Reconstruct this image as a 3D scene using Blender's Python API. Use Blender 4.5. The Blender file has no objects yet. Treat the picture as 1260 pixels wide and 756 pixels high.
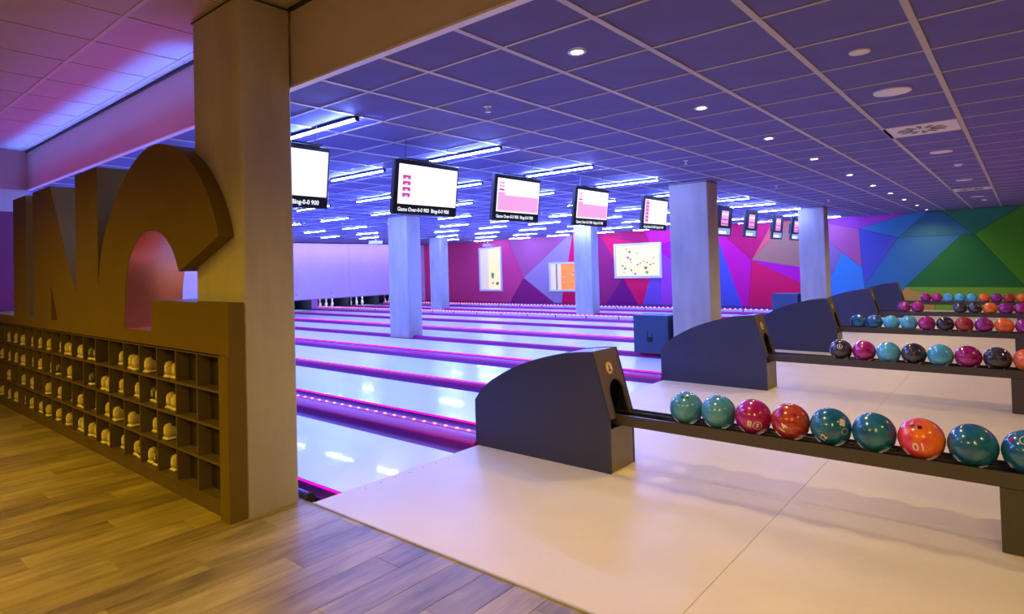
import bpy, bmesh, math, random
from mathutils import Vector, Matrix
from mathutils.geometry import tessellate_polygon
from bisect import bisect

random.seed(7)
sc = bpy.context.scene
COL = sc.collection
PI = math.pi

# ------------------------------------------------------------------ camera
CAM_H = 1.45
YAW, PITCH, ROLL = -0.7069, 0.0211, -0.0277
fwd = Vector((math.sin(YAW) * math.cos(PITCH), math.cos(YAW) * math.cos(PITCH), math.sin(PITCH)))
rgt = Vector((math.cos(YAW), -math.sin(YAW), 0.0))
upv = rgt.cross(fwd)
rr = rgt * math.cos(ROLL) + upv * math.sin(ROLL)
uu = -rgt * math.sin(ROLL) + upv * math.cos(ROLL)
cd = bpy.data.cameras.new('camera')
cam = bpy.data.objects.new('camera', cd)
COL.objects.link(cam)
cam.matrix_world = Matrix(((rr.x, uu.x, -fwd.x, 0), (rr.y, uu.y, -fwd.y, 0), (rr.z, uu.z, -fwd.z, CAM_H), (0, 0, 0, 1)))
cd.sensor_width = 36.0
cd.lens = 759.5 / 1260 * 36.0
cd.shift_x = 0.0151
cd.shift_y = -0.0506
cd.clip_start = 0.05
cd.clip_end = 100
sc.camera = cam

# ------------------------------------------------------------------ world, exposure
w = bpy.data.worlds.new('world')
sc.world = w
w.use_nodes = True
w.node_tree.nodes['Background'].inputs[0].default_value = (0.25, 0.2, 0.5, 1)
w.node_tree.nodes['Background'].inputs[1].default_value = 0.008
sc.view_settings.view_transform = 'Standard'
sc.view_settings.look = 'None'
sc.view_settings.gamma = 1.0
sc.view_settings.exposure = 0.0
sc.view_settings.use_curve_mapping = False
sc.cycles.use_denoising = True
sc.cycles.max_bounces = 8
sc.cycles.diffuse_bounces = 4
sc.cycles.glossy_bounces = 4
sc.cycles.sample_clamp_indirect = 6.0
sc.cycles.caustics_reflective = False
sc.cycles.caustics_refractive = False

# strengths of the lamps the place has (used by the lamp builders below)
TUBE_L = 500.0           # radiance of the ceiling tubes
TUBE_C = (0.175, 0.26, 1.0)
SPOT_W = 74.0           # each warm downlight over the approaches
SPOT_C = (1.0, 0.74, 0.32)
FOYER_C = (1.0, 0.64, 0.0)
LED_MAG = (1.0, 0.0, 0.34)
LED_RED = (1.0, 0.10, 0.12)


def area(name, loc, rot, sx, sy, watts, col, spread=None):
    l = bpy.data.lights.new(name, 'AREA')
    l.shape = 'RECTANGLE'
    l.size, l.size_y = sx, sy
    l.energy = watts
    l.color = col
    if spread: l.spread = spread
    o = bpy.data.objects.new(name, l)
    o.location = loc
    o.rotation_euler = rot
    COL.objects.link(o)
    return o


# foyer ceiling lamps (behind and beside the camera) an added fill light and the colour washers of the foyer
area('foyer_ceiling_light', (-2.2, -1.6, 3.12), (0, 0, 0), 1.2, 0.6, 140, FOYER_C, math.radians(150))
area('foyer_ceiling_light', (-6.2, -1.2, 3.12), (0, 0, 0), 1.2, 0.6, 140, FOYER_C, math.radians(150))
area('foyer_ceiling_light', (1.5, -1.8, 3.12), (0, 0, 0), 1.2, 0.6, 140, FOYER_C, math.radians(150))
area('foyer_fill_light', (0.8, -0.2, 3.12), (0, 0, 0), 0.5, 0.5, 34, (1.0, 0.66, 0.46))  # unseen fill light, added to lift the near pillar and right fascia
area('blue_wall_washer', (-7.3, 2.05, 2.45), (PI, 0, 0), 5.2, 0.03, 14, (0.05, 0.25, 1.0), math.radians(42))
area('pink_wall_washer', (-7.0, 1.9, 2.43), (PI, 0, 0), 5.4, 0.03, 10, (0.7, 0.08, 0.75), math.radians(150))
area('bar_colour_light', (4.8, 11.0, 1.1), (math.radians(180), math.radians(-30), 0), 0.5, 11.0, 230, (1.0, 0.04, 0.42), math.radians(115))

# ------------------------------------------------------------------ helpers
class MB:
    """collects shapes into one mesh"""
    def __init__(s): s.v, s.f, s.sm = [], [], []
    def add(s, vs, fs, smooth=False):
        b = len(s.v)
        s.v += [tuple(p) for p in vs]
        for f in fs:
            s.f.append([b + i for i in f]); s.sm.append(smooth)
        return s
    def box(s, x0, x1, y0, y1, z0, z1):
        return s.add([(x0, y0, z0), (x1, y0, z0), (x1, y1, z0), (x0, y1, z0), (x0, y0, z1), (x1, y0, z1), (x1, y1, z1), (x0, y1, z1)],
                     [(3, 2, 1, 0), (4, 5, 6, 7), (0, 1, 5, 4), (1, 2, 6, 5), (2, 3, 7, 6), (3, 0, 4, 7)])
    def cbox(s, x0, x1, y0, y1, z0, z1, c=0.004):
        """box with chamfered top edges"""
        return s.add([(x0, y0, z0), (x1, y0, z0), (x1, y1, z0), (x0, y1, z0), (x0, y0, z1 - c), (x1, y0, z1 - c), (x1, y1, z1 - c), (x0, y1, z1 - c),
                      (x0 + c, y0 + c, z1), (x1 - c, y0 + c, z1), (x1 - c, y1 - c, z1), (x0 + c, y1 - c, z1)],
                     [(3, 2, 1, 0), (0, 1, 5, 4), (1, 2, 6, 5), (2, 3, 7, 6), (3, 0, 4, 7), (4, 5, 9, 8), (5, 6, 10, 9), (6, 7, 11, 10), (7, 4, 8, 11), (8, 9, 10, 11)])
    def prism(s, pts, a, b, axis='y', smooth=False):
        """outline (u, v) extruded from a to b along an axis; concave outlines allowed"""
        def P(u, v, t):
            return (u, t, v) if axis == 'y' else ((t, u, v) if axis == 'x' else (u, v, t))
        ar = sum(pts[i - 1][0] * pts[i][1] - pts[i][0] * pts[i - 1][1] for i in range(len(pts)))
        if ar < 0: pts = pts[::-1]
        n = len(pts)
        tris = tessellate_polygon([[Vector((p[0], p[1], 0)) for p in pts]])
        vs = [P(u, v, a) for u, v in pts] + [P(u, v, b) for u, v in pts]
        fs = []
        for t in tris:
            t = list(t)
            A, B, C_ = (pts[i] for i in t)
            if (B[0] - A[0]) * (C_[1] - A[1]) - (B[1] - A[1]) * (C_[0] - A[0]) < 0: t = t[::-1]
            fs.append(t); fs.append([i + n for i in t[::-1]])
        s.add(vs, fs)
        sides = [((i + 1) % n, i, i + n, (i + 1) % n + n) for i in range(n)]
        s.add(vs, sides, smooth)
        return s
    def lathe(s, prof, c=(0, 0, 0), n=24, axis='z', smooth=True):
        """profile [(r, h)] turned about an axis"""
        vs, fs = [], []
        for r, h in prof:
            for k in range(n):
                a = 2 * PI * k / n
                x, y = r * math.cos(a), r * math.sin(a)
                p = (x, y, h) if axis == 'z' else ((h, x, y) if axis == 'x' else (x, h, y))
                vs.append((p[0] + c[0], p[1] + c[1], p[2] + c[2]))
        for i in range(len(prof) - 1):
            for k in range(n):
                k2 = (k + 1) % n
                f = (i * n + k, i * n + k2, (i + 1) * n + k2, (i + 1) * n + k)
                fs.append(f if axis != 'y' else f[::-1])
        return s.add(vs, fs, smooth)
    def tube(s, pts, r, n=8, smooth=True, caps=True):
        vs, fs = [], []
        m = len(pts)
        for i, p in enumerate(pts):
            p = Vector(p)
            d = (Vector(pts[min(i + 1, m - 1)]) - Vector(pts[max(i - 1, 0)])).normalized()
            ref = Vector((0, 0, 1)) if abs(d.z) < .9 else Vector((1, 0, 0))
            a = d.cross(ref).normalized(); b = a.cross(d)
            for k in range(n):
                t = 2 * PI * k / n
                vs.append(p + a * (r * math.cos(t)) + b * (r * math.sin(t)))
        for i in range(m - 1):
            for k in range(n):
                k2 = (k + 1) % n
                fs.append((i * n + k2, i * n + k, (i + 1) * n + k, (i + 1) * n + k2))
        s.add(vs, fs, smooth)
        if caps: s.add(vs[:n], [list(range(n))]); s.add(vs[-n:], [list(range(n))[::-1]])
        return s
    def strip(s, prof, x0, x1, smooth=False):
        """open profile [(y, z)] swept along x"""
        n = len(prof)
        vs = [(x0, y, z) for y, z in prof] + [(x1, y, z) for y, z in prof]
        return s.add(vs, [(i, i + 1, i + 1 + n, i + n) for i in range(n - 1)], smooth)
    def mesh(s, name, mat):
        me = bpy.data.meshes.new(name)
        me.from_pydata(s.v, [], s.f)
        me.polygons.foreach_set('use_smooth', s.sm)
        if mat: me.materials.append(mat)
        me.update()
        return me
    def obj(s, name, mat, parent=None, loc=None):
        return link(name, s.mesh(name, mat), parent, loc)


def link(name, data, parent=None, loc=None, rot=None):
    o = bpy.data.objects.new(name, data)
    COL.objects.link(o)
    if parent is not None: o.parent = parent
    if loc is not None: o.location = loc
    if rot is not None: o.rotation_euler = rot
    return o


def tag(o, label=None, cat=None, group=None, kind=None):
    if label: o['label'] = label
    if cat: o['category'] = cat
    if group: o['group'] = group
    if kind: o['kind'] = kind
    return o


def thing(name, label, cat, loc=(0, 0, 0), rz=0.0, group=None):
    return tag(link(name, None, None, loc, (0, 0, rz)), label, cat, group)


def copy_tree(o, parent=None, root=True):
    c = o.copy()
    COL.objects.link(c)
    c.parent = parent
    for ch in list(o.children): copy_tree(ch, c, False)
    return c


def text_mesh(body, size, width=None, bold=0.0):
    """flat mesh of a text in the xy plane, centred; returns (verts, faces)"""
    cu = bpy.data.curves.new('lettering', 'FONT')
    cu.body = body; cu.size = size; cu.align_x = 'CENTER'; cu.align_y = 'CENTER'; cu.offset = bold
    cu.resolution_u = 3
    o = bpy.data.objects.new('lettering', cu)
    COL.objects.link(o)
    dg = bpy.context.evaluated_depsgraph_get()
    me = o.evaluated_get(dg).to_mesh()
    vs = [tuple(v.co) for v in me.vertices]
    me.calc_loop_triangles()
    fs = [list(p.vertices) for p in me.loop_triangles]
    o.evaluated_get(dg).to_mesh_clear()
    bpy.data.objects.remove(o)
    bpy.data.curves.remove(cu)
    if width and vs:
        wd = max(v[0] for v in vs) - min(v[0] for v in vs)
        k = width / wd
        vs = [(v[0] * k, v[1], v[2]) for v in vs]
    return vs, fs


# ------------------------------------------------------------------ materials
def lin(c):
    return tuple(((x / 255) / 12.92 if x / 255 <= .04045 else ((x / 255 + .055) / 1.055) ** 2.4) for x in c)


def mat(name, col, rough=0.5, metal=0.0, coat=0.0, emit=None, strength=0.0, spec=0.5, var=0.0, scale=6.0, bump=0.0, bscale=40.0, col2=None, stretch=None):
    m = bpy.data.materials.new(name)
    m.use_nodes = True
    nt = m.node_tree; N = nt.nodes; L = nt.links
    b = N['Principled BSDF']
    b.inputs['Base Color'].default_value = (*col, 1)
    b.inputs['Roughness'].default_value = rough
    b.inputs['Metallic'].default_value = metal
    b.inputs['Specular IOR Level'].default_value = spec
    b.inputs['Coat Weight'].default_value = coat
    b.inputs['Coat Roughness'].default_value = 0.05
    if emit:
        b.inputs['Emission Color'].default_value = (*emit, 1)
        b.inputs['Emission Strength'].default_value = strength
    if var or bump:
        tc = N.new('ShaderNodeTexCoord')
        mp = N.new('ShaderNodeMapping')
        if stretch: mp.inputs['Scale'].default_value = stretch
        L.new(tc.outputs['Object'], mp.inputs[0])
    if var:
        n = N.new('ShaderNodeTexNoise'); n.inputs['Scale'].default_value = scale; n.inputs['Detail'].default_value = 5
        L.new(mp.outputs[0], n.inputs['Vector'])
        r = N.new('ShaderNodeMix'); r.data_type = 'RGBA'
        c2 = col2 if col2 else tuple(max(0, x * (1 - var)) for x in col)
        r.inputs[6].default_value = (*col, 1); r.inputs[7].default_value = (*c2, 1)
        rm = N.new('ShaderNodeMapRange'); rm.inputs[1].default_value = .35; rm.inputs[2].default_value = .65
        L.new(n.outputs['Fac'], rm.inputs[0]); L.new(rm.outputs[0], r.inputs[0]); L.new(r.outputs[2], b.inputs['Base Color'])
    if bump:
        n = N.new('ShaderNodeTexNoise'); n.inputs['Scale'].default_value = bscale; n.inputs['Detail'].default_value = 4
        L.new(mp.outputs[0], n.inputs['Vector'])
        bp = N.new('ShaderNodeBump'); bp.inputs['Strength'].default_value = bump; bp.inputs['Distance'].default_value = 0.01
        L.new(n.outputs['Fac'], bp.inputs['Height']); L.new(bp.outputs[0], b.inputs['Normal'])
    return m


def plank_material():
    m = bpy.data.materials.new('weathered_wood_plank')
    m.use_nodes = True
    nt = m.node_tree; N = nt.nodes; L = nt.links
    b = N['Principled BSDF']
    geo = N.new('ShaderNodeNewGeometry'); oi = N.new('ShaderNodeObjectInfo')
    add = N.new('ShaderNodeMath'); add.operation = 'ADD'
    L.new(geo.outputs['Random Per Island'], add.inputs[0]); L.new(oi.outputs['Random'], add.inputs[1])
    fr = N.new('ShaderNodeMath'); fr.operation = 'FRACT'; L.new(add.outputs[0], fr.inputs[0])
    mul = N.new('ShaderNodeMath'); mul.operation = 'MULTIPLY'; mul.inputs[1].default_value = 37.0; L.new(fr.outputs[0], mul.inputs[0])
    pos = N.new('ShaderNodeVectorMath'); pos.operation = 'ADD'
    cmb = N.new('ShaderNodeCombineXYZ'); L.new(mul.outputs[0], cmb.inputs[2]); L.new(mul.outputs[0], cmb.inputs[0])
    L.new(geo.outputs['Position'], pos.inputs[0]); L.new(cmb.outputs[0], pos.inputs[1])
    mp = N.new('ShaderNodeMapping'); mp.inputs['Scale'].default_value = (14, 1.6, 1); L.new(pos.outputs[0], mp.inputs[0])
    n1 = N.new('ShaderNodeTexNoise'); n1.inputs['Scale'].default_value = 1.4; n1.inputs['Detail'].default_value = 8; n1.inputs['Roughness'].default_value = .65
    L.new(mp.outputs[0], n1.inputs['Vector'])
    mp2 = N.new('ShaderNodeMapping'); mp2.inputs['Scale'].default_value = (2.5, 1.2, 1); L.new(pos.outputs[0], mp2.inputs[0])
    n2 = N.new('ShaderNodeTexNoise'); n2.inputs['Scale'].default_value = 1.5; n2.inputs['Detail'].default_value = 3; L.new(mp2.outputs[0], n2.inputs['Vector'])
    cr = N.new('ShaderNodeValToRGB')
    cr.color_ramp.elements[0].position = .36; cr.color_ramp.elements[0].color = (0.11, 0.08, 0.03, 1)
    cr.color_ramp.elements[1].position = .68; cr.color_ramp.elements[1].color = (0.41, 0.32, 0.13, 1)
    e = cr.color_ramp.elements.new(.5); e.color = (0.24, 0.18, 0.07, 1)
    s1 = N.new('ShaderNodeMath'); s1.operation = 'MULTIPLY_ADD'; s1.inputs[1].default_value = .55; s1.inputs[2].default_value = -.02
    L.new(n1.outputs['Fac'], s1.inputs[0])
    s2 = N.new('ShaderNodeMath'); s2.operation = 'MULTIPLY_ADD'; s2.inputs[1].default_value = .4; L.new(n2.outputs['Fac'], s2.inputs[0]); L.new(s1.outputs[0], s2.inputs[2])
    s3 = N.new('ShaderNodeMath'); s3.operation = 'MULTIPLY_ADD'; s3.inputs[1].default_value = .16; L.new(fr.outputs[0], s3.inputs[0]); L.new(s2.outputs[0], s3.inputs[2])
    L.new(s3.outputs[0], cr.inputs[0]); L.new(cr.outputs[0], b.inputs['Base Color'])
    b.inputs['Roughness'].default_value = 0.42
    bp = N.new('ShaderNodeBump'); bp.inputs['Strength'].default_value = .15; bp.inputs['Distance'].default_value = .004
    L.new(n1.outputs['Fac'], bp.inputs['Height']); L.new(bp.outputs[0], b.inputs['Normal'])
    return m


def marble(name, c1, c2, scale=7.0, sharp=.12, c3=None):
    """bowling ball plastic, two or three colours swirled"""
    m = bpy.data.materials.new(name)
    m.use_nodes = True
    nt = m.node_tree; N = nt.nodes; L = nt.links
    b = N['Principled BSDF']
    tc = N.new('ShaderNodeTexCoord'); oi = N.new('ShaderNodeObjectInfo')
    sc_ = N.new('ShaderNodeMath'); sc_.operation = 'MULTIPLY'; sc_.inputs[1].default_value = 23.0; L.new(oi.outputs['Random'], sc_.inputs[0])
    ad = N.new('ShaderNodeVectorMath'); ad.operation = 'ADD'
    L.new(tc.outputs['Object'], ad.inputs[0]); L.new(sc_.outputs[0], ad.inputs[1])
    n = N.new('ShaderNodeTexNoise'); n.inputs['Scale'].default_value = scale; n.inputs['Detail'].default_value = 3; n.inputs['Distortion'].default_value = 1.6
    L.new(ad.outputs[0], n.inputs['Vector'])
    cr = N.new('ShaderNodeValToRGB')
    cr.color_ramp.elements[0].position = .5 - sharp; cr.color_ramp.elements[0].color = (*c1, 1)
    cr.color_ramp.elements[1].position = .5 + sharp; cr.color_ramp.elements[1].color = (*c2, 1)
    if c3:
        e = cr.color_ramp.elements.new(min(.95, .5 + sharp * 2)); e.color = (*c3, 1)
    L.new(n.outputs['Fac'], cr.inputs[0]); L.new(cr.outputs[0], b.inputs['Base Color'])
    b.inputs['Roughness'].default_value = 0.18
    b.inputs['Coat Weight'].default_value = 0.6
    b.inputs['Coat Roughness'].default_value = 0.04
    return m


M = dict(
    concrete=mat('concrete', (0.46, 0.425, 0.37), .8, var=.2, scale=2.2, bump=.5, bscale=9, stretch=(2, 2, .5)),
    plaster=mat('fascia_board', (0.54, 0.47, 0.50), .55, var=.05, scale=3),
    wallpaint=mat('wall_paint', (0.42, 0.36, 0.42), .7, var=.08, scale=2),
    dark_gap=mat('dark_gap', (0.02, 0.02, 0.02), .8),
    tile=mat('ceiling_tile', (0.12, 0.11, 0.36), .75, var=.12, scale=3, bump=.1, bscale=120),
    tee=mat('ceiling_grid_metal', (0.46, 0.43, 0.40), .45),
    foyer_tile=mat('foyer_ceiling_tile', (0.44, 0.38, 0.46), .75, var=.06, scale=2, bump=.1, bscale=120),
    plank=plank_material(),
    approach=mat('approach_surface', (0.77, 0.66, 0.40), .42, bump=.12, bscale=30, var=.04, scale=3),
    lane=mat('lane_surface', (0.84, 0.88, 0.88), .26, coat=.3, var=.04, scale=1.2, stretch=(.3, 3, 1)),
    gutter=mat('gutter_plastic', (0.16, 0.02, 0.20), .4),
    cap=mat('divider_cap', (0.42, 0.008, 0.16), .4, spec=.25),
    darkcap=mat('divider_dark_cover', (0.06, 0.03, 0.12), .35),
    hood=mat('ball_return_laminate', (0.038, 0.042, 0.080), .42, var=.1, scale=5, bump=.05, bscale=200),
    hoodface_lit=mat('ball_return_front_warm_lit', (0.13, 0.10, 0.08), .4),  # warm light on the hood front put into its colour
    hoodlow=mat('ball_return_lower_front', (0.24, 0.20, 0.13), .4),
    hoodtop=mat('ball_return_cover', (0.09, 0.07, 0.09), .28),
    black=mat('black_plastic', (0.012, 0.012, 0.014), .35),
    rack=mat('rack_metal', (0.075, 0.062, 0.052), .38, metal=.3),
    rubber=mat('rubber', (0.02, 0.02, 0.02), .7),
    letter=mat('sign_laminate', (0.15, 0.10, 0.015), .6, spec=.15, var=.06, scale=5, bump=.05, bscale=150),
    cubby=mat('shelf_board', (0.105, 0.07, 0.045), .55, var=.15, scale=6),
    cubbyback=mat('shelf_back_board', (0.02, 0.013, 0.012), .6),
    shoe=mat('shoe_leather', (0.50, 0.41, 0.30), .5, var=.35, scale=30),
    shoedark=mat('shoe_dark_leather', (0.03, 0.03, 0.035), .45),
    sole=mat('shoe_sole', (0.70, 0.62, 0.48), .6),
    frame=mat('white_frame', (0.78, 0.78, 0.82), .4),
    speaker=mat('speaker_cabinet_paint', (0.03, 0.06, 0.11), .5, bump=.1, bscale=150),
    mask=mat('masking_panel', (0.86, 0.74, 0.88), .25, var=.05, scale=1.2),
    pit=mat('pin_pit_dark', (0.02, 0.03, 0.045), .6),
    kick=mat('kickback_panel', (0.55, 0.25, 0.5), .5),
    pin=mat('pin_plastic', (0.86, 0.86, 0.84), .2, coat=.5),
    pinred=mat('pin_red_band', (0.6, 0.02, 0.03), .3),
    led=mat('led_red', (.8, .1, .1), .4, emit=(1.0, 0.13, 0.05), strength=8.0),
    ledpink=mat('led_pink', (.8, .1, .3), .4, emit=(1.0, 0.10, 0.40), strength=6.0),
    ledstrip=mat('led_magenta_strip', (.8, 0, .3), .4, emit=LED_MAG, strength=3.6),
    tube=mat('lamp_tube', (.9, .9, .9), .4, emit=TUBE_C, strength=TUBE_L),
    bulb=mat('downlight_lens', (.9, .9, .9), .3, emit=(1.0, .86, .62), strength=22.0),
    white=mat('white_painted_metal', (0.74, 0.72, 0.72), .4),
    glow_liner=mat('glow_tinted_metal', (0.80, 0.30, 0.16), .3, metal=.8),  # orange glow of the letter opening put into this tint
    gold=mat('emblem_gold', (0.75, 0.38, 0.05), .35),
    cream=mat('emblem_cream', (0.80, 0.66, 0.42), .4),
    ink=mat('ball_lettering', (0.86, 0.76, 0.55), .4),
    hole=mat('finger_hole_black', (0.008, 0.008, 0.01), .5),
    screen_white=mat('screen_white', (.02, .02, .02), .3, emit=(1.0, 0.93, 0.97), strength=1.25),
    screen_pink=mat('screen_pink', (.02, .02, .02), .3, emit=(0.95, 0.42, 0.86), strength=1.0),
    screen_magenta=mat('screen_magenta', (.02, .02, .02), .3, emit=(0.62, 0.05, 0.46), strength=1.0),
    screen_text=mat('screen_caption', (.02, .02, .02), .3, emit=(0.85, 0.95, 1.0), strength=1.1),
    screen_grey=mat('screen_grey_blue', (.02, .02, .02), .3, emit=(0.30, 0.42, 0.85), strength=1.0),
    lens_off=mat('frosted_lens', (0.80, 0.76, 0.80), .3),
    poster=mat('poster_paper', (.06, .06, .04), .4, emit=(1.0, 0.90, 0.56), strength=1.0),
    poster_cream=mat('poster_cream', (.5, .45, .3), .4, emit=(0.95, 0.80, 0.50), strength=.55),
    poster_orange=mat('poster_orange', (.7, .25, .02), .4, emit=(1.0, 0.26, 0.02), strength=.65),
    poster_green=mat('poster_green', (.2, .5, .1), .5), poster_red=mat('poster_red', (.7, .1, .08), .5),
    poster_purple=mat('poster_purple', (.5, .15, .5), .5), poster_brown=mat('poster_brown', (.4, .18, .03), .5),
    poster_yellow=mat('poster_yellow', (.9, .7, .2), .5),
)

def px_of(x, y, z):
    v = Vector((x, y, z - CAM_H))
    d = v.dot(fwd)
    if d < .15: return None
    return 611 + 759.5 * v.dot(rr) / d, 314.3 - 759.5 * v.dot(uu) / d, d


def seen_size(x, y, z, a, b):
    """rough size in the photograph of a flat piece; 0 when outside the frame"""
    best = 0
    for q in ((x, y), (x - a / 2, y - b / 2), (x + a / 2, y + b / 2), (x - a / 2, y + b / 2), (x + a / 2, y - b / 2)):
        p = px_of(q[0], q[1], z)
        if p and -10 < p[0] < 1270 and -10 < p[1] < 766: best = max(best, 1 / p[2])
    return best


# ================================================================== SETTING
Z1 = 2.66      # ceiling of the lane hall
Z2 = 3.17      # ceiling of the foyer
YB = 2.21      # edge between foyer floor and lane hall
YW = 20.2      # painted far wall
XP = -21.8     # front of the pin pits
XF = -3.46     # foul line
PITCH_Y = 3.42
L0 = (2.43, 4.30)                       # near edges of the two lanes of the first pair
lanes = [L0[k % 2] + PITCH_Y * (k // 2) for k in range(10)]

# ---- foyer floor of wood-look planks
fl = MB().box(-10.0, 6.5, -5.0, YB, -.06, -.006).obj('floor', M['dark_gap'])
tag(fl, kind='structure')
PW, PL = .186, 1.22
pieces = []
for i in range(int((6.5 + 10.0) / PW)):
    x = -10.0 + PW * (i + .5)
    off = (i * .3819 % 1) * PL
    y = -5.0 - off
    while y < YB:
        a, b = max(y, -5.0), min(y + PL, YB)
        if b - a > .006: pieces.append((x, a, b))
        y += PL
pieces.sort(key=lambda p: -seen_size(p[0], (p[1] + p[2]) / 2, 0, PW, p[2] - p[1]))
pcache = {}
rest = MB()
for k, (x, a, b) in enumerate(pieces):
    ln = round(b - a, 3)
    if k < 290:
        if ln not in pcache:
            pcache[ln] = MB().cbox(-PW / 2 + .0008, PW / 2 - .0008, 0, ln - .0016, -.006, 0, .0012).mesh('plank', M['plank'])
        link('plank', pcache[ln], fl, (x, a, 0))
    else:
        rest.cbox(x - PW / 2 + .0008, x + PW / 2 - .0008, a, b - .0016, -.006, 0, .0012)
tag(rest.obj('plank_field', M['plank'], fl), kind='stuff')
# the same floor goes on behind the approaches, to the right of the picture
f2 = tag(MB().box(1.2, 6.5, YB, YW, -.06, 0).obj('floor', M['plank']), kind='structure')

# ---- approaches: smooth pale panels with fine joints
ap = tag(MB().box(XF, 1.2, YB, YW, -.06, -.012).obj('floor', M['dark_gap']), kind='structure')
ys = [YB, 3.93] + [round(3.93 + PITCH_Y / 2 * k, 3) for k in range(1, 10)]
ys = [y for y in ys if y < YW] + [YW]
for a, b in zip(ys, ys[1:]):
    for xa, xb in ((XF, -1.12), (-1.12, 1.2)):
        MB().cbox(xa + .0008, xb - .0008, a + .0008, b - .0008, -.012, 0.004, .0012).obj('approach_panel', M['approach'], ap)
tag(MB().box(XF, 1.2, YB - .012, YB, -.01, .007).obj('trim_1', M['tee']), kind='structure')
d = MB()
for k in range(10):
    for j in range(7):
        yy = lanes[k] + .135 + .13 * j
        d.lathe([(.006, .0044), (.0001, .0048)], (XF + .06, yy, 0), 8)
tag(d.obj('guide_dot', M['hole'], ap), kind='stuff')
# strip of floor beyond the last lane and the bed under the lanes
tag(MB().box(-23.2, XF, YB, YW, -.22, -.16).obj('floor', M['dark_gap']), kind='structure')
tag(MB().box(-23.0, XF, 19.62, YW, -.16, 0).obj('floor', M['darkcap']), kind='structure')

# ---- ceilings
def ceiling(name, x0, x1, y0, y1, z, px, py, xo, yo, mt, nparts, main_y=.034, cross=.02, skip=()):
    c = tag(MB().box(x0, x1, y0, y1, z + .03, z + .08).obj(name, M['dark_gap']), kind='structure')
    xs = sorted({x0, x1} | {round(xo + px * k, 4) for k in range(-80, 80) if x0 < xo + px * k < x1})
    yy = sorted({y0, y1} | {round(yo + py * k, 4) for k in range(-80, 80) if y0 < yo + py * k < y1})
    for x in xs[1:-1]: MB().box(x - main_y / 2, x + main_y / 2, y0, y1, z - .002, z + .01).obj('main_tee', M['tee'], c)
    for y in yy[1:-1]: MB().box(x0, x1, y - cross / 2, y + cross / 2, z - .001, z + .009).obj('cross_tee', M['tee'], c)
    cells = [(a, b, c_, d_) for a, b in zip(xs, xs[1:]) for c_, d_ in zip(yy, yy[1:])]
    cells.sort(key=lambda q: -seen_size((q[0] + q[1]) / 2, (q[2] + q[3]) / 2, z, q[1] - q[0], q[3] - q[2]))
    cache, r, n = {}, MB(), 0
    for a, b, c_, d_ in cells:
        if any(a < sx < b and c_ < sy < d_ for sx, sy in skip): continue
        A, B = round(b - a, 3), round(d_ - c_, 3)
        g = .004
        if n < nparts:
            if (A, B) not in cache: cache[(A, B)] = MB().cbox(g, A - g, g, B - g, -.016, 0, .005).mesh('ceiling_tile', mt)
            o = link('ceiling_tile', cache[(A, B)], c, (a, d_, z + .004), (PI, 0, 0)); n += 1
        else:
            r.box(a + g, b - g, c_ + g, d_ - g, z + .004, z + .02)
    if r.v: tag(r.obj('ceiling_tile_field', mt, c), kind='stuff')
    return c
DIFF = [(-.69, 7.1), (-.69, 14.3)]
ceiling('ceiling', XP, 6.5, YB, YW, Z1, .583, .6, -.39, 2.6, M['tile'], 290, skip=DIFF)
ceiling('ceiling', -10.0, 6.5, -5.0, 2.18, Z2, .62, .6, -5.06, .3, M['foyer_tile'], 120, main_y=.02, cross=.03)

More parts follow.
